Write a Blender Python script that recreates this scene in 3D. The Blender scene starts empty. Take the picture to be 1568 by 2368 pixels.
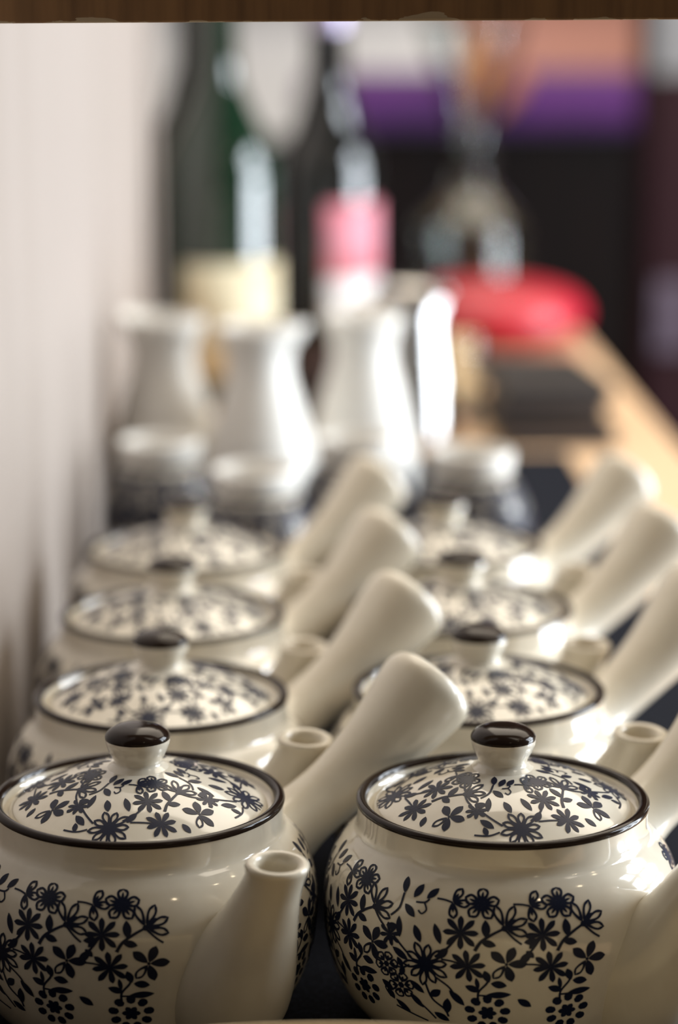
import bpy, bmesh, math, random
from mathutils import Vector, Matrix
PI = math.pi
scene = bpy.context.scene
COL = scene.collection

# ------------------------------------------------------------------ camera
cam_d = bpy.data.cameras.new('camera')
cam = bpy.data.objects.new('camera', cam_d); COL.objects.link(cam)
cam.location = (0, 0, 0.283)
cam.rotation_euler = (math.radians(90 - 11.94), 0, math.radians(-0.963))
cam_d.sensor_fit = 'VERTICAL'; cam_d.sensor_height = 36; cam_d.sensor_width = 24
cam_d.lens = 85; cam_d.clip_start = 0.02; cam_d.clip_end = 60
cam_d.dof.use_dof = True
cam_d.dof.focus_distance = 0.655
cam_d.dof.aperture_fstop = 5.1
cam_d.dof.aperture_blades = 9
scene.camera = cam

# ------------------------------------------------------------------ exposure, world, lights
vs = scene.view_settings
vs.view_transform = 'Standard'; vs.look = 'None'; vs.gamma = 1.0
vs.use_curve_mapping = False
vs.exposure = 0.3
w = bpy.data.worlds.new('room_light'); scene.world = w; w.use_nodes = True
wb = w.node_tree.nodes['Background']
wb.inputs[0].default_value = (1.0, 0.90, 0.78, 1); wb.inputs[1].default_value = 0.07


def area(name, loc, target, sx, sy, power, col):
    d = bpy.data.lights.new(name, 'AREA'); d.shape = 'RECTANGLE'
    d.size = sx; d.size_y = sy; d.energy = power; d.color = col
    o = bpy.data.objects.new(name, d); COL.objects.link(o)
    o.location = loc
    o.rotation_euler = (Vector(target) - Vector(loc)).to_track_quat('-Z', 'Y').to_euler()
    return o


def pane_group(cx, cy, cz, target, pw, ph, gap, nx, ny, power, col):
    """Daylight coming through a window of nx by ny panes."""
    c = Vector((cx, cy, cz)); q = (Vector(target) - c).to_track_quat('-Z', 'Y')
    for i in range(nx):
        for j in range(ny):
            off = q @ Vector(((i - (nx - 1) / 2) * (pw + gap), (j - (ny - 1) / 2) * (ph + gap), 0))
            l = area('window_daylight', c + off, c + off + (q @ Vector((0, 0, -1))), pw, ph, power, col)


pane_group(1.70, 1.32, 0.30, (0.0, 1.32, 0.30), 0.22, 0.36, 0.12, 3, 4, 6.4, (0.86, 0.93, 1.0))
area('overhead_fill', (0.60, 2.20, 2.15), (0.4, 1.8, 0.0), 3.0, 2.6, 80.0, (1.0, 0.88, 0.72))  # unseen soft lamp added overhead to brighten the lids and rear rows
for lx, ly, lz in ((0.95, 0.35, 1.25), (1.25, 0.75, 1.5), (0.55, -0.35, 1.2)):
    d = bpy.data.lights.new('ceiling_spot', 'POINT'); d.energy = 0.8; d.color = (1.0, 0.80, 0.52)
    d.shadow_soft_size = 0.035
    o = bpy.data.objects.new('ceiling_spot', d); COL.objects.link(o); o.location = (lx, ly, lz)
area('far_wall_fill', (0.55, 4.5, 0.75), (0.5, 6.0, 0.15), 1.2, 0.4, 20.0, (1.0, 0.95, 0.92))  # added fill in mid-air, aimed to brighten the far wall


# ------------------------------------------------------------------ materials
def mat(name, col, rough=0.5, metal=0.0, coat=0.0, trans=0.0, ior=1.5, spec=0.5, noise=None, bump=None, sheen=0.0):
    """noise=(scale xyz, second colour, lo, hi)   bump=(scale xyz, strength, distance)"""
    m = bpy.data.materials.new(name); m.use_nodes = True
    nt = m.node_tree; b = nt.nodes['Principled BSDF']
    b.inputs['Base Color'].default_value = (*col, 1); b.inputs['Roughness'].default_value = rough
    b.inputs['Metallic'].default_value = metal; b.inputs['Coat Weight'].default_value = coat
    b.inputs['Coat Roughness'].default_value = 0.04
    b.inputs['Transmission Weight'].default_value = trans; b.inputs['IOR'].default_value = ior
    b.inputs['Specular IOR Level'].default_value = spec
    b.inputs['Sheen Weight'].default_value = sheen

    def tex(scale, detail=4):
        tc = nt.nodes.new('ShaderNodeTexCoord'); mp = nt.nodes.new('ShaderNodeMapping')
        nt.links.new(tc.outputs['Object'], mp.inputs[0]); mp.inputs['Scale'].default_value = scale
        n = nt.nodes.new('ShaderNodeTexNoise'); n.inputs['Scale'].default_value = 1.0
        n.inputs['Detail'].default_value = detail
        nt.links.new(mp.outputs[0], n.inputs['Vector']); return n
    if noise:
        n = tex(noise[0]); r = nt.nodes.new('ShaderNodeMapRange')
        r.inputs[1].default_value = noise[2]; r.inputs[2].default_value = noise[3]
        mx = nt.nodes.new('ShaderNodeMix'); mx.data_type = 'RGBA'
        nt.links.new(n.outputs['Fac'], r.inputs[0]); nt.links.new(r.outputs[0], mx.inputs['Factor'])
        mx.inputs['A'].default_value = (*col, 1); mx.inputs['B'].default_value = (*noise[1], 1)
        nt.links.new(mx.outputs['Result'], b.inputs['Base Color'])
    if bump:
        n = tex(bump[0], 2); bp = nt.nodes.new('ShaderNodeBump')
        bp.inputs['Strength'].default_value = bump[1]; bp.inputs['Distance'].default_value = bump[2]
        nt.links.new(n.outputs['Fac'], bp.inputs['Height']); nt.links.new(bp.outputs[0], b.inputs['Normal'])
    return m


M = {}
M['ceramic'] = mat('cream_glaze', (0.76, 0.71, 0.60), 0.10, coat=0.5, noise=((60, 60, 60), (0.66, 0.60, 0.49), 0.42, 0.75),
                   bump=((90, 90, 90), 0.05, 0.0006))
M['ceramic_plain'] = mat('cream_glaze_plain', (0.70, 0.65, 0.54), 0.24, coat=0.35, noise=((70, 70, 30), (0.62, 0.56, 0.45), 0.40, 0.75),
                         bump=((110, 110, 60), 0.06, 0.0006))
M['brown'] = mat('dark_brown_glaze', (0.016, 0.009, 0.006), 0.12, ior=1.28)
M['navy'] = mat('navy_underglaze', (0.007, 0.011, 0.032), 0.35, ior=1.3)
M['white_china'] = mat('white_porcelain', (0.76, 0.74, 0.69), 0.42, coat=0.08)
M['inside'] = mat('unglazed_clay', (0.36, 0.29, 0.21), 0.7)
M['mat'] = mat('woven_navy_mat', (0.008, 0.0095, 0.015), 0.9, spec=0.08, noise=((900, 350, 300), (0.018, 0.021, 0.033), 0.5, 0.7),
               bump=((1100, 420, 400), 0.7, 0.0012))
M['oak'] = mat('pale_oak', (0.78, 0.55, 0.35), 0.42, noise=((28, 1.6, 28), (0.70, 0.46, 0.27), 0.4, 0.7))
M['tray'] = mat('pale_bamboo', (0.58, 0.44, 0.24), 0.4, noise=((60, 60, 8), (0.46, 0.33, 0.17), 0.4, 0.7))
M['panel'] = mat('whitewashed_board', (0.34, 0.292, 0.260), 0.55, noise=((12, 14, 0.8), (0.315, 0.268, 0.235), 0.35, 0.7))
M['dark_wood'] = mat('dark_stained_wood', (0.009, 0.006, 0.006), 0.5, spec=0.12, noise=((30, 30, 3), (0.014, 0.008, 0.007), 0.4, 0.7))
M['maroon_wood'] = mat('maroon_wood', (0.028, 0.009, 0.011), 0.5, spec=0.12, noise=((30, 30, 3), (0.030, 0.010, 0.013), 0.4, 0.7))
M['black_glass'] = mat('black_bottle_glass', (0.004, 0.005, 0.005), 0.05, coat=1.0)
M['green_glass'] = mat('dark_green_bottle_glass', (0.004, 0.020, 0.009), 0.06, coat=1.0)
M['cream_label'] = mat('cream_paper', (0.70, 0.64, 0.46), 0.6, noise=((25, 25, 25), (0.60, 0.50, 0.32), 0.45, 0.7))
M['pink_label'] = mat('pink_paper', (0.62, 0.20, 0.26), 0.6, noise=((60, 60, 40), (0.55, 0.26, 0.32), 0.4, 0.7))
M['white_label'] = mat('white_paper', (0.70, 0.69, 0.70), 0.6)
M['grey_paper'] = mat('grey_paper', (0.26, 0.25, 0.25), 0.7)
M['foil'] = mat('lilac_foil', (0.50, 0.44, 0.60), 0.32, metal=0.5)
M['steel'] = mat('polished_steel', (0.48, 0.47, 0.46), 0.14, metal=1.0)
M['red'] = mat('red_lacquer', (0.42, 0.006, 0.024), 0.42, coat=0.2)
M['red_dark'] = mat('dark_red_lacquer', (0.20, 0.003, 0.012), 0.28, coat=0.5)
M['glass'] = mat('clear_glass', (0.90, 0.94, 0.92), 0.02, trans=1.0, ior=1.45)
M['leatherette'] = mat('black_leatherette', (0.012, 0.010, 0.011), 0.5, bump=((500, 500, 500), 0.3, 0.0006))
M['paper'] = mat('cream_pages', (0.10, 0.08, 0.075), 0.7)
M['cup_brown'] = mat('brown_stoneware', (0.055, 0.022, 0.014), 0.35, noise=((40, 40, 40), (0.02, 0.010, 0.008), 0.4, 0.65))
M['salmon'] = mat('salmon_paint', (0.50, 0.23, 0.17), 0.7, noise=((2, 2, 2), (0.45, 0.19, 0.12), 0.4, 0.7))
M['white_paint'] = mat('white_paint', (0.76, 0.75, 0.73), 0.7, noise=((2, 2, 2), (0.72, 0.70, 0.68), 0.4, 0.7))
M['purple'] = mat('purple_velvet', (0.15, 0.030, 0.24), 0.75, sheen=0.4, noise=((4, 4, 4), (0.10, 0.022, 0.17), 0.4, 0.7))
M['orange'] = mat('orange_refraction', (0.62, 0.24, 0.06), 0.8, sheen=0.2, noise=((60, 60, 60), (0.55, 0.19, 0.05), 0.4, 0.7))  # refracted wall colour in the carafe, given as a solid orange
M['floor'] = mat('dark_floor', (0.012, 0.010, 0.010), 0.55, spec=0.15, noise=((3, 3, 3), (0.018, 0.013, 0.012), 0.4, 0.7))
M['mauve'] = mat('mauve_plastic', (0.12, 0.085, 0.12), 0.5)


def board_material():
    """Brown board with a pale worn strip along its lower front edge."""
    m = mat('brown_board', (0.27, 0.145, 0.060), 0.45, noise=((160, 40, 12), (0.155, 0.082, 0.035), 0.35, 0.7))
    nt = m.node_tree; b = nt.nodes['Principled BSDF']
    base = b.inputs['Base Color'].links[0].from_socket
    tc = nt.nodes.new('ShaderNodeTexCoord'); sp = nt.nodes.new('ShaderNodeSeparateXYZ')
    nt.links.new(tc.outputs['Object'], sp.inputs[0])
    mp = nt.nodes.new('ShaderNodeMapping'); mp.inputs['Scale'].default_value = (45, 45, 140)
    nt.links.new(tc.outputs['Object'], mp.inputs[0])
    n = nt.nodes.new('ShaderNodeTexNoise'); n.inputs['Scale'].default_value = 1.0; n.inputs['Detail'].default_value = 6
    nt.links.new(mp.outputs[0], n.inputs['Vector'])
    r = nt.nodes.new('ShaderNodeMapRange'); r.inputs[1].default_value = 0.48; r.inputs[2].default_value = 0.75
    r.inputs[3].default_value = 0.0; r.inputs[4].default_value = 0.0026
    nt.links.new(n.outputs['Fac'], r.inputs[0])
    lt = nt.nodes.new('ShaderNodeMath'); lt.operation = 'LESS_THAN'
    nt.links.new(sp.outputs['Z'], lt.inputs[0]); nt.links.new(r.outputs[0], lt.inputs[1])
    mx = nt.nodes.new('ShaderNodeMix'); mx.data_type = 'RGBA'
    nt.links.new(lt.outputs[0], mx.inputs['Factor']); nt.links.new(base, mx.inputs['A'])
    mx.inputs['B'].default_value = (0.42, 0.33, 0.22, 1)
    nt.links.new(mx.outputs['Result'], b.inputs['Base Color'])
    return m


M['board'] = board_material()


# ------------------------------------------------------------------ mesh helpers
def link(name, me, m, parent=None, smooth=True):
    if smooth:
        for p in me.polygons: p.use_smooth = True
    me.materials.append(M[m] if isinstance(m, str) else m)
    o = bpy.data.objects.new(name, me); COL.objects.link(o)
    if parent: o.parent = parent
    return o


def raw(name, verts, faces):
    me = bpy.data.meshes.new(name); me.from_pydata([tuple(v) for v in verts], [], faces); me.update()
    return me


def thing(name, loc, label, cat, group=None, rz=0.0):
    o = bpy.data.objects.new(name, None); COL.objects.link(o); o.location = loc; o.rotation_euler = (0, 0, rz)
    o.empty_display_size = 0.02
    return tag(o, label, cat, group)


def tag(o, label, cat, group=None):
    o['label'] = label; o['category'] = cat
    if group: o['group'] = group
    return o


def struct(o, label):
    o['kind'] = 'structure'; o['label'] = label
    return o


def spline(pts, n=4):
    """Catmull-Rom through profile points (tuples of any length)."""
    out = []
    for i in range(len(pts) - 1):
        p0 = pts[max(i - 1, 0)]; p1 = pts[i]; p2 = pts[i + 1]; p3 = pts[min(i + 2, len(pts) - 1)]
        for k in range(n):
            t = k / n
            out.append(tuple(0.5 * (2 * b + (c - a) * t + (2 * a - 5 * b + 4 * c - d) * t * t + (3 * b - a - 3 * c + d) * t ** 3)
                             for a, b, c, d in zip(p0, p1, p2, p3)))
    out.append(tuple(pts[-1]))
    return out


def lathe(name, prof, seg=64, warp=None):
    """Turn a (radius, height) outline about Z; radius 0 at an end closes it."""
    verts, faces, rings = [], [], []
    for r, h in prof:
        if r < 1e-6:
            rings.append([len(verts)]); verts.append((0, 0, h))
        else:
            ring = []
            for k in range(seg):
                a = 2 * PI * k / seg
                v = (r * math.cos(a), r * math.sin(a), h)
                if warp: v = warp(v, a, r, h)
                ring.append(len(verts)); verts.append(v)
            rings.append(ring)
    for A, B in zip(rings, rings[1:]):
        for k in range(seg):
            k2 = (k + 1) % seg
            if len(A) == 1 and len(B) == 1: continue
            if len(A) == 1: faces.append((A[0], B[k2], B[k]))
            elif len(B) == 1: faces.append((A[k], A[k2], B[0]))
            else: faces.append((A[k], A[k2], B[k2], B[k]))
    me = raw(name, verts, faces)
    bm = bmesh.new(); bm.from_mesh(me); bmesh.ops.recalc_face_normals(bm, faces=bm.faces); bm.to_mesh(me); bm.free()
    return me


def loft(name, secs, seg=32, side=Vector((0, 1, 0))):
    """Sections (x, z, half width, half height) along a path in the XZ plane, closed at both ends by fans."""
    verts, faces = [], []
    n = len(secs)
    for i, (x, z, hw, hh) in enumerate(secs):
        a = secs[max(i - 1, 0)]; b = secs[min(i + 1, n - 1)]
        t = Vector((b[0] - a[0], 0, b[1] - a[1]))
        if len(secs[i]) > 4: pass
        if t.length < 1e-9: t = Vector((1, 0, 0))
        t.normalize(); up = side.cross(t) * -1
        for k in range(seg):
            ph = 2 * PI * k / seg
            verts.append(Vector((x, 0, z)) + side * (hw * math.cos(ph)) + up * (hh * math.sin(ph)))
    for i in range(n - 1):
        for k in range(seg):
            k2 = (k + 1) % seg
            faces.append((i * seg + k, i * seg + k2, (i + 1) * seg + k2, (i + 1) * seg + k))
    me = raw(name, verts, faces)
    bm = bmesh.new(); bm.from_mesh(me); bmesh.ops.holes_fill(bm, edges=bm.edges); bmesh.ops.recalc_face_normals(bm, faces=bm.faces)
    bm.to_mesh(me); bm.free()
    return me


def box(name, x0, x1, y0, y1, z0, z1, bev=0.0, seg=2, origin=None):
    o = origin or Vector((0, 0, 0))
    bm = bmesh.new(); bmesh.ops.create_cube(bm, size=1)
    for v in bm.verts:
        v.co = Vector(((x0 + x1) / 2 + v.co.x * (x1 - x0), (y0 + y1) / 2 + v.co.y * (y1 - y0), (z0 + z1) / 2 + v.co.z * (z1 - z0))) - o
    if bev: bmesh.ops.bevel(bm, geom=bm.edges[:], offset=bev, segments=seg, profile=0.5, affect='EDGES')
    me = bpy.data.meshes.new(name); bm.to_mesh(me); bm.free()
    return me


def copy_tree(root, loc, rz, label):
    r = root.copy(); COL.objects.link(r); r.location = loc; r.rotation_euler = (0, 0, rz); r['label'] = label
    for ch in root.children:
        c = ch.copy(); COL.objects.link(c); c.parent = r
        for g in ch.children:
            d = g.copy(); COL.objects.link(d); d.parent = c
    return r


# ------------------------------------------------------------------ the setting
WALL_X = -0.107
FLOOR = -0.95
struct(link('wall_left', box('wall_left', WALL_X - 0.03, WALL_X, 0.58, 1.86, FLOOR, 0.95, 0.0015), 'panel', smooth=False),
       'whitewashed board partition along the left of the counter')
struct(link('floor', box('floor', -3, 4, -1.5, 7, FLOOR - 0.05, FLOOR), 'floor', smooth=False), 'dark floor of the dining room')
struct(link('wall_back', box('wall_back', -3, 4, 6.0, 6.1, FLOOR, 2.2), 'white_paint', smooth=False), 'white wall at the far end of the room')
struct(link('baseboard_back', box('baseboard_back', -3, 4, 5.95, 6.0, FLOOR, -0.045, 0.01), 'dark_wood', smooth=False),
       'dark wooden wainscot below the far white wall')

struct(link('reflection_block_1', box('reflection_block_1', -3, 4, 5.55, 5.99, 0.42, 2.2, 0.01), 'dark_wood', smooth=False), 'unseen dark block added above the far wall to darken reflections')  # out of view, added so the glazed knob caps mirror something dark
counter = thing('counter', (0.08, 1.3, FLOOR), 'pale oak counter with a dark base under the teapots', 'counter')
link('worktop', box('worktop', WALL_X + 0.001, 0.25, 0.22, 2.4, -0.043, -0.003, 0.003, 2, Vector((0.08, 1.3, FLOOR))), 'oak', counter, False)
link('base_cabinet', box('base_cabinet', WALL_X + 0.004, 0.20, 0.30, 2.35, FLOOR, -0.043, 0, 2, Vector((0.08, 1.3, FLOOR))), 'dark_wood', counter, False)

tag(link('counter_mat', box('counter_mat', WALL_X + 0.001, 0.172, 0.24, 1.52, -0.003, 0.0, 0.0008), 'mat', smooth=False),
    'dark navy woven mat laid on the counter under the teapots', 'mat')

bo = Vector((0.0, 0.66, 0.2775))
sb = link('shelf_board', box('shelf_board', WALL_X + 0.001, 0.34, 0.66, 0.715, 0.2775, 0.3095, 0.0006, 2, bo), 'board', smooth=False)
sb.location = bo; sb.rotation_euler = (0, math.radians(-0.33), 0)
tag(sb, 'brown wooden shelf board with a worn lower edge above the teapots', 'shelf')

# ------------------------------------------------------------------ floral print (flat transfer decoration)


class Print:
    """Collects flat shapes in millimetres: every vertex is (anchor u, anchor v, du, dv)."""

    def __init__(self): self.v = []; self.f = []; self.c = []

    def shape(self, anchor, pts, faces):
        b = len(self.v)
        for p in pts: self.v.append((anchor[0], anchor[1], p[0] * 1.12, p[1] * 1.14))
        for f in faces: self.f.append(tuple(b + i for i in f))

    def petal(self, anchor, ang, r0, r1, wd, off=(0, 0), wide=0.62, n=7):
        """solid leaf/petal from r0 to r1 along ang (degrees, counter-clockwise, up is -v)"""
        a = math.radians(ang); dx, dy = math.cos(a), -math.sin(a); nx, ny = -dy, dx
        pts, fs = [], []
        for i in range(n + 1):
            t = i / n
            e = 0.5 * t / wide if t < wide else 0.5 + 0.5 * (t - wide) / (1 - wide)
            hw = wd / 2 * max(math.sin(PI * e), 0.0) ** 0.8 + 0.06
            cx, cy = off[0] + dx * (r0 + (r1 - r0) * t), off[1] + dy * (r0 + (r1 - r0) * t)
            pts += [(cx + nx * hw, cy + ny * hw), (cx, cy), (cx - nx * hw, cy - ny * hw)]
            if i:
                b = 3 * i
                fs += [(b - 3, b - 2, b + 1, b), (b - 2, b - 1, b + 2, b + 1)]
        self.shape(anchor, pts, fs)

    def outline(self, anchor, ang, r0, r1, wd, th=0.42, off=(0, 0), wide=0.66, n=8):
        a = math.radians(ang); dx, dy = math.cos(a), -math.sin(a); nx, ny = -dy, dx
        out, inn = [], []
        L = r1 - r0
        for s in (1, -1):
            rng = range(n + 1) if s == 1 else range(n - 1, 0, -1)
            for i in rng:
                t = i / n
                e = 0.5 * t / wide if t < wide else 0.5 + 0.5 * (t - wide) / (1 - wide)
                hw = wd / 2 * max(math.sin(PI * e), 0.0) ** 0.7
                hi = max(hw - th, 0.0)
                ti = th * 1.6 / L + t * (1 - th * 2.6 / L)
                out.append((off[0] + dx * (r0 + L * t) + s * nx * hw, off[1] + dy * (r0 + L * t) + s * ny * hw))
                inn.append((off[0] + dx * (r0 + L * ti) + s * nx * hi, off[1] + dy * (r0 + L * ti) + s * ny * hi))
        m = len(out)
        self.shape(anchor, out + inn, [(i, (i + 1) % m, m + (i + 1) % m, m + i) for i in range(m)])

    def dot(self, anchor, r, off=(0, 0), n=10):
        pts = [off] + [(off[0] + r * math.cos(2 * PI * k / n), off[1] + r * math.sin(2 * PI * k / n)) for k in range(n)]
        self.shape(anchor, pts, [(0, 1 + k, 1 + (k + 1) % n) for k in range(n)])

    def stem(self, pts, wd=0.5, wd2=None):
        """line through (u, v) points, each point its own anchor"""
        sp = spline(pts, 5); b = len(self.v); n = len(sp)
        for i, p in enumerate(sp):
            q0 = sp[max(i - 1, 0)]; q1 = sp[min(i + 1, n - 1)]
            tx, ty = q1[0] - q0[0], q1[1] - q0[1]; l = math.hypot(tx, ty) or 1
            hw = (wd + ((wd2 or wd) - wd) * i / (n - 1)) * 0.64
            self.v.append((p[0], p[1], -ty / l * hw, tx / l * hw)); self.v.append((p[0], p[1], ty / l * hw, -tx / l * hw))
            if i:
                k = b + 2 * i
                self.f.append((k - 2, k - 1, k + 1, k))

    # ---- motifs
    def flower8(self, c, r, rot=0):
        for k in range(8): self.petal(c, rot + k * 45, 0.25, r * (1 if k % 2 else 0.92), r * 0.30, wide=0.70)
        self.dot(c, r * 0.17)

    def flower5(self, c, r, rot=90, solid=False):
        for k in range(5):
            a = rot + k * 72
            if solid:
                self.petal(c, a, 0.3, r, r * 0.52, wide=0.62)
            else:
                self.outline(c, a, 0.3, r, r * 0.66, 0.62); self.petal(c, a, 0.4, r * 0.72, 0.55)
        self.dot(c, r * 0.20)

    def windflower(self, c, r, rot=0):
        for a, s in ((68, 1.0), (2, 1.02), (138, 1.0), (-74, 1.0)): self.petal(c, rot + a, 0.35, r * s, r * 0.46)
        self.outline(c, rot - 128, 0.4, r * 1.05, r * 0.46, 0.5)
        self.dot(c, 0.4)

    def daisy(self, c, r, rot=0, arcs=range(10)):
        for k in arcs:
            self.outline(c, rot + 36 * k, 0.6, r * (1.0 if k % 2 else 0.9), r * 0.36, 0.58)
        self.dot(c, r * 0.19)

    def tulip(self, c, r, rot=0):
        for a, s in ((108, 1.0), (62, 1.0), (18, 0.95), (-22, 0.9)): self.outline(c, rot + a, 0.5, r * s, r * 0.36, 0.58)
        self.petal(c, rot + 38, 0.2, r * 0.55, 0.9); self.petal(c, rot, 0.2, r * 0.5, 0.8); self.dot(c, 0.8)

    def bud(self, c, r, rot=0):
        for a in (58, -8, -85): self.outline(c, rot + a, 0.1, r, r * 0.54, 0.58); self.petal(c, rot + a, 0.3, r * 0.6, 0.5)

    def rosette(self, c, r):
        for k in range(9):
            a = 40 * k + 10
            self.dot(c, r * 0.20, (r * 0.78 * math.cos(math.radians(a)), -r * 0.78 * math.sin(math.radians(a))))
            self.petal(c, a, r * 0.52, r * 0.70, r * 0.34, wide=0.8)
        for k in range(6): self.petal(c, 60 * k, 0.1, r * 0.40, r * 0.24)
        self.dot(c, r * 0.12)

    def scallop(self, c, r):
        for k in range(6): self.outline(c, 60 * k + 15, r * 0.25, r, r * 0.72, 0.5); self.petal(c, 60 * k + 15, r * 0.2, r * 0.7, 0.6)
        self.dot(c, r * 0.22)

    def leaf(self, c, ang, L=3.6, wd=1.7): self.petal(c, ang, -L / 2, L / 2, wd, wide=0.5)


def cluster(P, o=0.0, full=True, keep=lambda u, v: True, vmax=99):
    """One repeat of the transfer print; o shifts it round the pot. Millimetres, v runs downwards."""
    def do(fn, c, *a, **k):
        c = (c[0] + o, c[1])
        if keep(*c) and c[1] < vmax: getattr(P, fn)(c, *a, **k)

    def st(pts, *a):
        pts = [(x + o, y) for x, y in pts]
        if all(keep(*p) and p[1] < vmax + 1 for p in pts): P.stem(pts, *a)
    # the repeated bouquet
    do('bud', (-13.3, 5.0), 4.4, 5); st([(-18.0, 4.6), (-15.5, 4.7), (-13.3, 5.2)], 0.45)
    do('flower5', (-4.9, 4.8), 4.5, 88)
    do('tulip', (1.6, 11.6), 6.4, 5)
    st([(1.6, 11.6), (-1.6, 13.4), (-4.6, 15.8), (-6.2, 18.6)], 0.55, 0.8); do('leaf', (-3.4, 12.0), 95, 4.6, 2.0)
    do('leaf', (-2.6, 16.2), -14, 3.6, 1.8)
    st([(1.6, 11.8), (4.2, 14.6), (6.2, 16.2)], 0.5); do('leaf', (8.8, 15.4), 8, 3.6, 1.7)
    do('flower8', (-10.2, 13.6), 4.7, 2)
    st([(-10.2, 13.6), (-13.6, 18.6), (-17.0, 21.8)], 0.5, 0.6); do('leaf', (-14.9, 20.4), 50, 4.2, 1.9)
    do('flower8', (-8.0, 23.4), 4.7, 8); st([(-8.0, 23.4), (-12.0, 22.4), (-15.2, 22.2)], 0.45)
    do('windflower', (2.2, 22.2), 4.9)
    st([(-5.0, 35.0), (-5.1, 31.5), (-2.8, 28.2), (-2.6, 26.0)], 0.5); do('leaf', (-2.9, 26.2), 110, 3.4, 1.8)
    do('leaf', (-6.6, 30.4), 160, 3.8, 1.8); do('leaf', (0.2, 32.0), 5, 6.0, 1.8); do('leaf', (0.3, 28.6), -8, 3.8, 2.0)
    st([(-5.1, 32.4), (-2.4, 32.4)], 0.45); do('leaf', (-5.4, 28.6), 100, 3.2, 1.0)
    do('rosette', (-2.7, 38.3), 5.6)
    if not full: return
    do('leaf', (7.2, 34.6), -35, 4.0, 1.9); do('dot', (6.8, 20.6), 0.5); do('leaf', (8.4, 19.2), -45, 2.6, 1.5)
    # big daisy with trailing leaves
    do('daisy', (-19.7, 24.6), 6.3, 10)
    do('leaf', (-22.4, 15.8), -65, 4.6, 1.9); do('leaf', (-16.6, 14.8), -70, 5.4, 1.8)
    st([(-16.6, 28.2), (-13.4, 30.4), (-12.0, 32.2)], 0.45); do('leaf', (-11.0, 34.0), -48, 5.4, 1.9)
    st([(-19.8, 30.4), (-18.0, 35.4), (-14.6, 38.4), (-13.6, 41)], 0.5); do('leaf', (-13.8, 37.2), 85, 4.8, 2.1); do('leaf', (-17.0, 33.4), 40, 3.6, 2.0)
    do('leaf', (-22.4, 32.4), -38, 4.8, 1.7); st([(-24.0, 36.0), (-20.0, 39.5), (-17.4, 42.5)], 0.45); do('leaf', (-22.8, 37.2), -48, 5.0, 1.6)
    do('leaf', (-15.6, 41.4), 150, 4.2, 1.9); do('leaf', (-27.5, 40.5), -40, 5.0, 1.6); st([(-30, 41), (-25, 42.5), (-20, 44)], 0.45)
    # leafy sprigs left of the daisy
    st([(-31.4, 12.4), (-29.0, 9.4), (-28.6, 5.0)], 0.5); do('leaf', (-29.0, 2.4), 100, 4.6, 1.7); do('leaf', (-25.6, 9.6), -42, 4.2, 1.9)
    do('leaf', (-24.2, 3.4), 68, 4.2, 1.8); do('leaf', (-19.6, 3.4), 52, 4.0, 1.7); st([(-24.2, 6.8), (-21.4, 6.4), (-20.2, 5.2)], 0.45)
    st([(-21.6, 6.4), (-20.6, 8.4), (-21.8, 9.8), (-23.0, 9.0)], 0.4)
    do('flower8', (-31.0, 18.0), 3.4, 15)
    st([(-29.6, 18.2), (-26.0, 21.4), (-23.8, 23.4)], 0.5); do('leaf', (-28.2, 15.0), 98, 5.4, 1.7); do('leaf', (-27.4, 23.0), -30, 5.0, 1.9)
    do('scallop', (-32.0, 27.6), 3.7); do('scallop', (-27.4, 33.2), 3.9)
    st([(-29.6, 27.4), (-26.6, 27.2), (-24.4, 25.8)], 0.45); do('leaf', (-27.4, 25.8), 120, 3.0, 1.5); do('leaf', (-26.8, 28.4), 70, 3.0, 1.5)
    st([(-31.5, 33.6), (-33.0, 35.6), (-31.4, 38.4)], 0.4); do('leaf', (-31.2, 37.2), -60, 3.4, 1.7); do('dot', (-33.8, 22.4), 0.5)


def bake(name, P, surf):
    me = raw(name, [surf(*v) for v in P.v], P.f)
    bm = bmesh.new(); bm.from_mesh(me); bm.normal_update()
    bm.to_mesh(me); bm.free()
    return me


# ------------------------------------------------------------------ teapots
RIM = 0.0655
BODY = [(0.0, 0.0015), (0.026, 0.0015), (0.0300, 0.0), (0.0335, 0.0006), (0.0400, 0.0055), (0.0458, 0.0135), (0.0490, 0.0235), (0.0500, 0.0335),
        (0.0494, 0.0415), (0.0476, 0.0475), (0.0451, 0.0516), (0.0427, 0.0541), (0.0411, 0.0556), (0.0405, 0.0575), (0.0405, 0.0605), (0.0407, 0.0630)]
BODY = [(r, h * 1.0234) for r, h in BODY]
body_curve = BODY[:2] + spline(BODY[2:], 5)
LIP = [(0.0405, 0.0638), (0.0396, 0.0641), (0.0386, 0.0637), (0.0382, 0.0625), (0.0380, 0.0612), (0.0366, 0.0606), (0.0330, 0.0606), (0.0325, 0.055), (0.040, 0.045),
       (0.046, 0.031), (0.040, 0.010), (0.0, 0.006)]
LIP = [(r, h * 1.0234) for r, h in LIP]
SPOUT_A = 0.0            # the spout points along +X of the pot
HANDLE_A = math.radians(84)

# arc-length table of the printed zone, from the shoulder down
zone = [p for p in reversed(body_curve) if 0.001 < p[1] < 0.0545]
arc = [0.0]
for a, b in zip(zone, zone[1:]): arc.append(arc[-1] + math.hypot(a[0] - b[0], a[1] - b[1]) * 1000)


def prof_at(zn, ar, s):
    s = max(0.0, min(s, ar[-1] - 1e-6))
    for i in range(len(ar) - 1):
        if ar[i + 1] >= s:
            t = (s - ar[i]) / (ar[i + 1] - ar[i]); a, b = zn[i], zn[i + 1]
            tr, th = b[0] - a[0], b[1] - a[1]; l = math.hypot(tr, th)
            return a[0] + tr * t, a[1] + th * t, -th / l, tr / l
    return zn[-1][0], zn[-1][1], 1, 0


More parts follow.
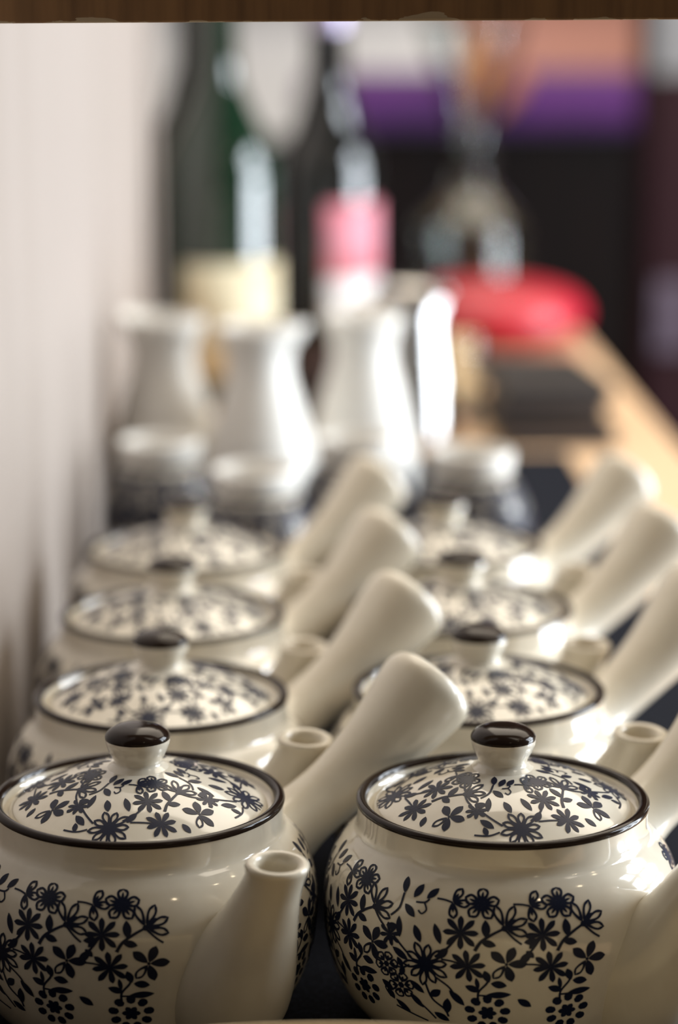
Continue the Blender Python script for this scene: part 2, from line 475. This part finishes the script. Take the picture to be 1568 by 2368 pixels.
def body_surf(au, av, du, dv):
    r0 = prof_at(zone, arc, av * 0.90)[0]
    r, h, nr, nh = prof_at(zone, arc, (av + dv) * 0.90)
    a = au / 50.0 + du / (r0 * 1000)
    r += nr * 0.00013; h += nh * 0.00013
    return (r * math.cos(a), r * math.sin(a), h)


def lid_h(r): return RIM - 0.0022 + 0.0114 * (1 - (r / 0.036) ** 2)


def lid_surf(au, av, du, dv):
    a = au / 25.0; r = 9.5 + av * 0.86
    s = 0.86
    # v runs outwards, u runs anticlockwise seen from above
    x = (r + dv * s) * 0.001; y = du * s * 0.001
    X, Y = x * math.cos(a) - y * math.sin(a), x * math.sin(a) + y * math.cos(a)
    rr = math.hypot(X, Y)
    rr_c = min(rr, 0.0352)
    X, Y = X * rr_c / rr, Y * rr_c / rr
    return (X, Y, lid_h(rr_c) + 0.00013)


def body_print():
    P = Print()
    circ = 2 * PI * 50
    hand_u = HANDLE_A * 50

    def keep(u, v):
        d = (u + circ / 2) % circ - circ / 2            # distance round from the spout
        if abs(d) < 20.0 - 0.10 * max(0, 14 - v) and v > -1: return False
        e = (u - hand_u + circ / 2) % circ - circ / 2
        if math.hypot(e, v - 6) < 15: return False
        return True
    # seen from outside the print reads left to right with growing angle
    cluster(P, -26.5, False, keep)
    o = -48.5
    while o > -48.5 - 275:
        cluster(P, o, True, lambda u, v: keep(u, v) and u > -circ + 10)
        o -= 39.25
    return bake('floral_print', P, body_surf)


def lid_print():
    P = Print()
    for k in range(4): cluster(P, k * 39.27, True, vmax=27.5)
    return bake('lid_floral_print', P, lid_surf)


def make_teapot():
    t = thing('teapot', (0, 0, 0), '', 'teapot', 'navy and cream side-handled teapots in two rows on the mat')
    body = link('body', lathe('body', body_curve + LIP, 96), 'ceramic', t)
    link('floral_print', body_print(), 'navy', body)
    band = spline([(0.04085, 0.0642), (0.04095, 0.0650), (0.0405, 0.0657), (0.0395, 0.0660), (0.0384, 0.0656), (0.0378, 0.0645)], 3)
    link('rim_band', lathe('rim_band', band, 96), 'brown', t)
    # spout: a fat teardrop against the belly, rising to a small open mouth
    sec = [(0.0320, 0.0240, 0.0168, 0.0225), (0.0400, 0.0245, 0.0172, 0.0212), (0.0470, 0.0270, 0.0163, 0.0190), (0.0535, 0.0335, 0.0142, 0.0155),
           (0.0590, 0.0428, 0.0116, 0.0120), (0.0640, 0.0525, 0.0092, 0.0093), (0.0677, 0.0600, 0.0078, 0.0078), (0.0693, 0.0638, 0.0079, 0.0079), (0.0700, 0.0658, 0.0084, 0.0084)]
    sec = spline(sec, 4)
    tip = [(0.0703, 0.0667, 0.0082, 0.0082), (0.0704, 0.0671, 0.0075, 0.0075), (0.0703, 0.0669, 0.0063, 0.0063), (0.0700, 0.0661, 0.0054, 0.0054),
           (0.0690, 0.0632, 0.0048, 0.0048), (0.0660, 0.0560, 0.0046, 0.0046), (0.0620, 0.0470, 0.0045, 0.0045)]
    link('spout', spout_mesh(sec, tip, 36, 0.75), 'ceramic_plain', t)
    # hollow tapering side handle
    hs = [(0.0340, 0.0390, 0.0170, 0.0160), (0.0410, 0.0428, 0.0145, 0.0138), (0.0480, 0.0468, 0.0114, 0.0110), (0.0560, 0.0513, 0.0097, 0.0095), (0.0670, 0.0578, 0.0100, 0.0098),
          (0.0780, 0.0655, 0.0114, 0.0111), (0.0875, 0.0732, 0.0134, 0.0131), (0.0940, 0.0789, 0.0147, 0.0144), (0.0972, 0.0817, 0.0148, 0.0145), (0.0994, 0.0836, 0.0136, 0.0133)]
    hs = spline(hs, 4)
    he = [(0.1002, 0.0843, 0.0117, 0.0114), (0.0998, 0.0840, 0.0102, 0.0100), (0.0950, 0.0797, 0.0098, 0.0096), (0.0800, 0.0670, 0.0078, 0.0076)]
    h = link('handle', spout_mesh(hs, he), 'ceramic_plain', t); h.rotation_euler = (0, 0, HANDLE_A)
    # lid
    lp = [(0.0, lid_h(0))] + [(0.036 * k / 14, lid_h(0.036 * k / 14)) for k in range(1, 14)]
    lp = lp[:-1] + spline([(0.0334, lid_h(0.0334)), (0.0352, lid_h(0.0352)), (0.0359, RIM - 0.0027), (0.0361, RIM - 0.0036), (0.0355, RIM - 0.0042)], 3) + [(0.02, RIM - 0.0042)]
    lid = link('lid', lathe('lid', lp, 96), 'ceramic', t)
    link('floral_print', lid_print(), 'navy', lid)
    k0 = lid_h(0.006)
    kp = spline([(0.0098, k0 - 0.0012), (0.0078, k0 + 0.0002), (0.0068, k0 + 0.0012), (0.0070, k0 + 0.0024), (0.0080, k0 + 0.0043), (0.0088, k0 + 0.0064), (0.0090, k0 + 0.0080), (0.0089, k0 + 0.0087)], 4)
    link('knob', lathe('knob', kp + [(0.0, k0 + 0.0087)], 48), 'ceramic', lid)
    cp = spline([(0.00905, k0 + 0.0080), (0.00905, k0 + 0.0088), (0.0084, k0 + 0.0098), (0.0066, k0 + 0.0110), (0.0040, k0 + 0.0117), (0.0015, k0 + 0.0119)], 4)
    c = link('knob_cap', lathe('knob_cap', cp + [(0.0, k0 + 0.0119)], 48), 'brown', lid); c['label'] = 'dark brown glazed top of the knob'
    return t


def spout_mesh(outer, inner, seg=36, level=0.0):
    secs = outer + inner
    verts, faces = [], []
    n = len(secs); no = len(outer)
    side = Vector((0, 1, 0))
    for i, (x, z, hw, hh) in enumerate(secs):
        j = min(i, no - 1) if i < no + 3 else no - 1
        a = outer[max(j - 1, 0)]; b = outer[min(j + 1, no - 1)]
        t = Vector((b[0] - a[0], 0, b[1] - a[1])).normalized()
        k_ = level * max(0.0, min(1.0, (j - (no - 9)) / 8.0)) if i < no + 4 else level * 0.6
        t = (t * (1 - k_) + Vector((0.0, 0, 1)) * k_).normalized(); up = t.cross(side)
        for k in range(seg):
            ph = 2 * PI * k / seg
            verts.append(Vector((x, 0, z)) + side * (hw * math.cos(ph)) + up * (hh * math.sin(ph)))
    for i in range(n - 1):
        for k in range(seg):
            k2 = (k + 1) % seg
            faces.append((i * seg + k, i * seg + k2, (i + 1) * seg + k2, (i + 1) * seg + k))
    faces.append(tuple(range(seg))); faces.append(tuple((n - 1) * seg + k for k in range(seg)))
    me = raw('tube', verts, faces)
    bm = bmesh.new(); bm.from_mesh(me); bmesh.ops.recalc_face_normals(bm, faces=bm.faces); bm.to_mesh(me); bm.free()
    return me


pot = make_teapot()
R = math.radians
pots = [  # x, y, spout direction, label
    (-0.0452, 0.6460, R(-56), 'cream teapot with navy flowers, front of the row beside the white partition'),
    (-0.0445, 0.7485, R(-49), 'cream teapot with navy flowers, second from the front beside the white partition'),
    (-0.0462, 0.8530, R(-47), 'cream teapot with navy flowers, third from the front beside the white partition'),
    (-0.0460, 0.9600, R(-47), 'cream teapot with navy flowers, rearmost of the row beside the white partition'),
    (0.0565, 0.6440, R(-40), 'cream teapot with navy flowers, front of the row on the open oak side'),
    (0.0578, 0.7532, R(-50), 'cream teapot with navy flowers, second from the front on the open oak side'),
    (0.0594, 0.8610, R(-56), 'cream teapot with navy flowers, third from the front on the open oak side'),
    (0.0590, 0.9660, R(-46), 'cream teapot with navy flowers, rearmost of the row on the open oak side')]
for i, (x, y, a, lab) in enumerate(pots):
    if i == 0:
        pot.location = (x, y, 0); pot.rotation_euler = (0, 0, a); pot['label'] = lab; p_ = pot
    else:
        p_ = copy_tree(pot, (x, y, 0), a, lab)
    for ch in p_.children:                       # hand-set handles differ by a few degrees from pot to pot
        if ch.name.startswith('handle'): ch.rotation_euler = (0, 0, R((31, 33.6, 34, 35, 35, 34, 33, 33)[i]) - a)

# ------------------------------------------------------------------ round patterned jars with white collars
JB = spline([(0.0150, 0.0), (0.0190, 0.0008), (0.0255, 0.0100), (0.0292, 0.0240), (0.0288, 0.0390), (0.0240, 0.0520), (0.0186, 0.0580)], 5)
jz = [p for p in reversed(JB) if 0.004 < p[1] < 0.0572]
ja = [0.0]
for a, b in zip(jz, jz[1:]): ja.append(ja[-1] + math.hypot(a[0] - b[0], a[1] - b[1]) * 1000)


def jar_surf(au, av, du, dv):
    s = 0.96
    av -= 2.5
    r0 = prof_at(jz, ja, av * s)[0]
    r, h, nr, nh = prof_at(jz, ja, (av + dv) * s)
    a = au / 29.0 * 0.775 + du * s / (r0 * 1000)
    return ((r + nr * 0.00015) * math.cos(a), (r + nr * 0.00015) * math.sin(a), h + nh * 0.00015)


def make_jar():
    t = thing('jar', (0, 0, 0), '', 'jar', 'small patterned jars behind the teapots')
    b = link('body', lathe('jar_body', [(0.0, 0.001), (0.012, 0.001)] + JB + [(0.0175, 0.0590)], 64), 'ceramic', t)
    P = Print()
    for k in range(6): cluster(P, k * 39.2, True); cluster(P, k * 39.2 + 20, True)
    link('floral_print', bake('jar_print', P, jar_surf), 'navy', b)
    col = spline([(0.0182, 0.0578), (0.0192, 0.0600), (0.0200, 0.0640), (0.0204, 0.0680), (0.0197, 0.0702), (0.0182, 0.0700), (0.0172, 0.0670), (0.0165, 0.0590)], 4)
    link('collar', lathe('collar', col + [(0.0240, 0.0300), (0.0, 0.006)], 64), 'white_china', t)
    link('neck_line', lathe('neck_line', spline([(0.0186, 0.0576), (0.0194, 0.0584), (0.0197, 0.0594), (0.0190, 0.0602)], 3), 64), 'brown', t)
    return t


jar = make_jar()
jars = [(-0.0690, 1.180, 0.3, 'patterned jar with white collar nearest the white partition, behind the teapots'),
        (-0.0205, 1.105, 1.9, 'patterned jar with white collar nearest the rear teapots, before the middle flask'),
        (0.0285, 1.185, 3.1, 'patterned jar with white collar in front of the flask beside the steel pitcher'),
        (0.0835, 1.150, 4.4, 'patterned jar with white collar with no flask behind it, nearest the folders')]
for i, (x, y, a, lab) in enumerate(jars):
    if i == 0: jar.location = (x, y, 0); jar.rotation_euler = (0, 0, a); jar['label'] = lab
    else: copy_tree(jar, (x, y, 0), a, lab)

# ------------------------------------------------------------------ white sake flasks
def lip_warp(v, a, r, h):
    if h > 0.1002:                                    # one side of the flared mouth is drawn out to pour
        k = max(0.0, math.cos(a)) ** 6 * min(1.0, (h - 0.1002) / 0.010)
        return (v[0] * (1 + 0.20 * k), v[1] * (1 + 0.02 * k), v[2] + 0.0022 * k)
    return v


TK = spline([(0.0200, 0.0), (0.0235, 0.0008), (0.0285, 0.0120), (0.0305, 0.0280), (0.0296, 0.0420), (0.0262, 0.0560), (0.0215, 0.0720), (0.0180, 0.0840),
             (0.0176, 0.0930), (0.0192, 0.1000), (0.0216, 0.1045), (0.0226, 0.1090), (0.0220, 0.1115), (0.0203, 0.1105), (0.0170, 0.1000), (0.0160, 0.0900)], 4)


def make_flask():
    t = thing('sake_flask', (0, 0, 0), '', 'flask', 'white porcelain flasks behind the jars')
    link('body', lathe('flask_body', [(0.0, 0.001), (0.017, 0.001)] + TK[:37], 64), 'white_china', t)
    link('mouth', lathe('flask_mouth', TK[36:] + [(0.014, 0.07)], 64, lip_warp), 'white_china', t)
    return t


fl = make_flask()
flasks = [(-0.0752, 1.335, 2.6, 'white porcelain flask with flared mouth nearest the white partition'),
          (-0.0212, 1.300, -0.25, 'white porcelain flask with flared mouth, middle of the three'),
          (0.0360, 1.345, 1.2, 'white porcelain flask with flared mouth beside the steel pitcher')]
for i, (x, y, a, lab) in enumerate(flasks):
    if i == 0: fl.location = (x, y, 0); fl.rotation_euler = (0, 0, a); fl['label'] = lab
    else: copy_tree(fl, (x, y, 0), a, lab)

# ------------------------------------------------------------------ bottles
def patch(name, r, a0, a1, z0, z1, m, parent, th=0.0004, n=28):
    """a paper label wrapped round a bottle: a curved sheet with thickness"""
    verts, faces = [], []
    for rr in (r, r + th):
        for i in range(n + 1):
            a = a0 + (a1 - a0) * i / n
            for z in (z0, z1): verts.append((rr * math.cos(a), rr * math.sin(a), z))
    N = 2 * (n + 1)
    for i in range(n):
        b = 2 * i
        faces += [(N + b, N + b + 2, N + b + 3, N + b + 1), (b, b + 1, b + 3, b + 2), (b, b + 2, N + b + 2, N + b), (b + 1, N + b + 1, N + b + 3, b + 3)]
    faces += [(0, N, N + 1, 1), (2 * n, 2 * n + 1, N + 2 * n + 1, N + 2 * n)]
    return link(name, raw(name, verts, faces), m, parent)


def bottle(loc, r, hs, hn, top, rn, m, label, cap):
    t = thing('bottle', loc, label, 'bottle')
    p = [(0.0, 0.004), (r * 0.6, 0.003), (r * 0.86, 0.0), (r * 0.97, 0.003), (r, 0.010), (r, 0.05), (r, hs * 0.8), (r * 0.995, hs), (r * 0.90, hs + (hn - hs) * 0.25),
         (r * 0.66, hs + (hn - hs) * 0.55), (rn * 1.35, hs + (hn - hs) * 0.82), (rn * 1.08, hn), (rn, hn + 0.03), (rn, top - 0.02)]
    link('glass_body', lathe('glass_body', p[:3] + spline(p[3:], 4) + [(rn * 1.1, top - 0.016), (rn * 1.1, top - 0.004), (rn * 0.9, top), (0.0, top)], 64), m, t)
    link('cap', lathe('bottle_cap', [(rn * 1.06, top - 0.055 if cap == 'foil' else top - 0.022), (rn * 1.12, top - 0.05 if cap == 'foil' else top - 0.02), (rn * 1.16, top - 0.012),
                                     (rn * 1.14, top + 0.002), (0.0, top + 0.002)], 48), cap, t)
    return t


zc = -0.003      # worktop level beyond the mat
b1 = bottle((-0.0570, 1.750, zc), 0.0425, 0.165, 0.235, 0.385, 0.0145, 'green_glass', 'tall dark green bottle with cream label behind the flasks', 'white_label')
patch('label', 0.0426, R(-125), R(15), 0.022, 0.104, 'cream_label', b1)
b2 = bottle((0.0228, 1.870, zc), 0.0385, 0.158, 0.222, 0.320, 0.0150, 'black_glass', 'black wine bottle with pink and white label', 'foil')
patch('label', 0.0386, R(-95), R(10), 0.080, 0.136, 'pink_label', b2)
patch('lower_label', 0.0386, R(-95), R(10), 0.045, 0.0798, 'white_label', b2)
b3 = bottle((-0.0810, 1.945, zc), 0.0360, 0.170, 0.235, 0.320, 0.0145, 'black_glass', 'unlabelled black bottle half hidden at the end of the partition', 'dark_wood')

# ------------------------------------------------------------------ steel pitcher
pt = thing('steel_pitcher', (0.0715, 1.585, zc), 'polished steel pitcher between the white flask and the red box', 'pitcher', rz=R(-20))
pp = spline([(0.0310, 0.0), (0.0335, 0.003), (0.0330, 0.012), (0.0300, 0.040), (0.0250, 0.074), (0.0224, 0.092), (0.0230, 0.100), (0.0224, 0.101), (0.0214, 0.099), (0.0207, 0.086)], 4)
link('body', lathe('pitcher_body', [(0.0, 0.001)] + pp + [(0.028, 0.03), (0.0, 0.004)], 64,
                   lambda v, a, r, h: (v[0] * (1 + 0.35 * max(0, math.cos(a)) ** 10 * max(0, (h - 0.078) / 0.025)), v[1], v[2])), 'steel', pt)
hb = spline([(-0.020, 0.090, 0.004, 0.0018), (-0.034, 0.092, 0.004, 0.0018), (-0.046, 0.080, 0.004, 0.0018), (-0.048, 0.058, 0.004, 0.0018), (-0.042, 0.040, 0.004, 0.0018), (-0.030, 0.032, 0.004, 0.0018)], 5)
hnd = link('handle', loft('pitcher_handle', hb, 12), 'steel', pt)
link('lid', lathe('pitcher_lid', [(0.0220, 0.0985)] + spline([(0.0217, 0.1012), (0.016, 0.1050), (0.006, 0.1065), (0.003, 0.1068)], 3) + [(0.0, 0.1068)], 48), 'steel', pt)

# ------------------------------------------------------------------ brown cup behind the flasks
cu = thing('stoneware_cup', (0.0060, 1.520, 0.0), 'dark brown stoneware cup in the gap between two white flasks', 'cup')
link('body', lathe('cup_body', [(0.0, 0.002), (0.018, 0.0)] + spline([(0.021, 0.001), (0.027, 0.014), (0.030, 0.036), (0.0295, 0.058), (0.0290, 0.066), (0.0275, 0.066), (0.027, 0.05), (0.022, 0.012)], 4) + [(0.0, 0.007)], 48), 'cup_brown', cu)
link('foot_ring', lathe('foot_ring', [(0.016, 0.0), (0.0195, 0.0), (0.021, 0.003), (0.015, 0.003)], 48), 'inside', cu)

# ------------------------------------------------------------------ small glass tumbler
tu = link('glass_tumbler', lathe('glass_tumbler', [(0.0, 0.0)] + [(0.0115, 0.0), (0.0128, 0.002), (0.0150, 0.030), (0.0170, 0.058), (0.0165, 0.0595), (0.0158, 0.058), (0.0138, 0.030), (0.0115, 0.008), (0.0, 0.007)], 48), 'glass')
tu.location = (0.1115, 1.660, zc)
tag(tu, 'small clear glass tumbler beside the black folders', 'tumbler')

# ------------------------------------------------------------------ black folders
fg = 'black folders stacked at the edge of the mat'
for k, (x, y, a, lab) in enumerate([(0.1680, 1.625, R(3), 'black folder at the bottom of the small stack on the oak counter'),
                                    (0.1665, 1.630, R(-2), 'black folder in the middle of the small stack on the oak counter'),
                                    (0.1660, 1.640, R(4), 'black folder on top of the small stack on the oak counter')]):
    z = zc + 0.0127 * k
    t = thing('bill_folder', (x, y, z), lab, 'folder', fg, a)
    for n_, z0 in (('lower_cover', 0.0), ('upper_cover', 0.0100)):
        link(n_, box(n_, -0.035, 0.037, -0.075, 0.075, z0, z0 + 0.0025, 0.0009), 'leatherette', t, False)
    link('pages', box('pages', -0.033, 0.035, -0.072, 0.072, 0.0025, 0.0100), 'paper', t, False)
    link('spine', box('spine', -0.0365, -0.0335, -0.075, 0.075, 0.0, 0.0125, 0.0009), 'leatherette', t, False)

# ------------------------------------------------------------------ red rounded box
rb = thing('red_box', (0.1650, 2.060, zc), 'glossy red rounded lacquer box on the far end of the counter', 'box')
link('base', lathe('red_base', [(0.0, 0.002), (0.048, 0.0)] + spline([(0.052, 0.001), (0.068, 0.007), (0.079, 0.016), (0.0815, 0.021)], 4) + [(0.0, 0.021)], 72), 'red', rb)
link('lid', lathe('red_lid', spline([(0.0815, 0.0212), (0.0820, 0.025), (0.0790, 0.034), (0.069, 0.043), (0.050, 0.0495), (0.025, 0.0530), (0.008, 0.0538)], 4) + [(0.0, 0.0539)], 72), 'red', rb)
link('seam', lathe('red_seam', [(0.080, 0.0200), (0.0822, 0.0206), (0.0822, 0.0218), (0.080, 0.0224)], 72), 'red_dark', rb)

# ------------------------------------------------------------------ hourglass glass carafe
ca = thing('glass_carafe', (0.1630, 2.290, zc), 'clear glass carafe with narrow waist and flared top behind the red box', 'carafe')
outc = spline([(0.040, 0.0), (0.050, 0.004), (0.054, 0.020), (0.053, 0.060), (0.050, 0.080), (0.034, 0.098), (0.020, 0.116), (0.0165, 0.140), (0.0185, 0.165), (0.028, 0.200), (0.040, 0.235), (0.050, 0.270)], 4)
inc = [(max(r - 0.0016, 0.001), h + (0.002 if h < 0.01 else 0)) for r, h in reversed(outc)]
link('vessel', lathe('carafe_vessel', [(0.0, 0.0)] + outc + inc + [(0.0, 0.003)], 64), 'glass', ca)
link('waist_collar', lathe('waist_collar', [(0.0172, 0.128), (0.0200, 0.130), (0.0200, 0.148), (0.0180, 0.150)], 48), 'dark_wood', ca)

# ------------------------------------------------------------------ round wooden tray in front
tr = thing('round_tray', (0.0050, 0.395, 0.0), 'pale round wooden tray at the very front, only its far rim showing', 'tray')
link('rim', lathe('tray_rim', spline([(0.138, 0.0), (0.150, 0.008), (0.1545, 0.030), (0.1545, 0.0385), (0.1535, 0.0400), (0.1515, 0.0385), (0.148, 0.012), (0.136, 0.006)], 4) , 120), 'tray', tr)
link('bottom', lathe('tray_bottom', [(0.0, 0.0), (0.139, 0.0), (0.139, 0.006), (0.0, 0.006)], 96), 'tray', tr)

# ------------------------------------------------------------------ dining room behind
bn = thing('booth_bench', (0.55, 4.10, FLOOR), 'dark booth bench topped with a purple padded roll across the room', 'bench')
bo_ = Vector((0.55, 4.10, FLOOR))
link('back_panel', box('back_panel', 0.0, 1.3, 4.06, 4.14, FLOOR, 0.07, 0.006, 2, bo_), 'dark_wood', bn, False)
for x0, x1 in ((0.0, 0.625), (0.635, 1.3)):
    link('padded_roll', box('padded_roll', x0, x1, 4.02, 4.16, 0.070, 0.168, 0.036, 5, bo_), 'purple', bn)
link('seat', box('seat', 0.02, 1.28, 4.14, 4.60, FLOOR, -0.50, 0.02, 2, bo_), 'dark_wood', bn, False)

oc = thing('refracted_orange', (0.312, 3.985, 0.080), 'orange blob standing in for wall colour refracted by the carafe', 'refraction_blob')  # made-up solid for the wall colour refracted in the carafe's flare
bm = bmesh.new(); bmesh.ops.create_uvsphere(bm, u_segments=40, v_segments=24, radius=1)
for v in bm.verts:
    x, y, z = v.co
    k = 1 / max(1e-6, (abs(x) ** 3.2 + abs(z) ** 3.2) ** (1 / 3.2)) if abs(x) + abs(z) > 1e-6 else 1
    q = math.hypot(x, z)
    x, z = x * (1 + (k * q - 1) * q) if q else x, z * (1 + (k * q - 1) * q) if q else z
    v.co = Vector((x * 0.052, y * 0.020, z * 0.052))
me = bpy.data.meshes.new('refraction_blob'); bm.to_mesh(me); bm.free()
co = link('blob', me, 'orange', oc); co.location = (0, 0, 0.075); co.rotation_euler = (0, R(45), 0)

sp_ = Vector((0.9, 5.97, -0.045))
wp = link('wall_panel', box('wall_panel', 0.365, 2.4, 5.94, 6.0, -0.044, 0.419, 0.006, 2, sp_), 'salmon', smooth=False); wp.location = sp_
tag(wp, 'large salmon pink panel on the far wall', 'panel')

po = thing('wooden_post', (0.50, 3.05, FLOOR), 'dark maroon wooden post at the right edge of the view', 'post')
pv = Vector((0.50, 3.05, FLOOR))
link('shaft', box('shaft', 0.430, 0.570, 2.98, 3.12, FLOOR, 1.6, 0.006, 2, pv), 'maroon_wood', po, False)
link('foot_block', box('foot_block', 0.420, 0.580, 2.97, 3.13, FLOOR, FLOOR + 0.12, 0.006, 2, pv), 'maroon_wood', po, False)
n1 = link('notice', box('notice', 0.432, 0.520, 2.9765, 2.9795, 0.195, 0.330, 0.0004), 'grey_paper', smooth=False)
tag(n1, 'pale grey paper notice on the dark maroon post', 'notice')
sw = thing('wall_switch', (0.462, 2.9745, -0.10), 'mauve switch plate on the dark maroon post', 'switch')
link('plate', box('plate', -0.020, 0.020, 0, 0.0055, -0.045, 0.045, 0.002), 'mauve', sw, False)
link('rocker', box('rocker', -0.009, 0.009, -0.004, 0.0, -0.018, 0.018, 0.001), 'mauve', sw, False)
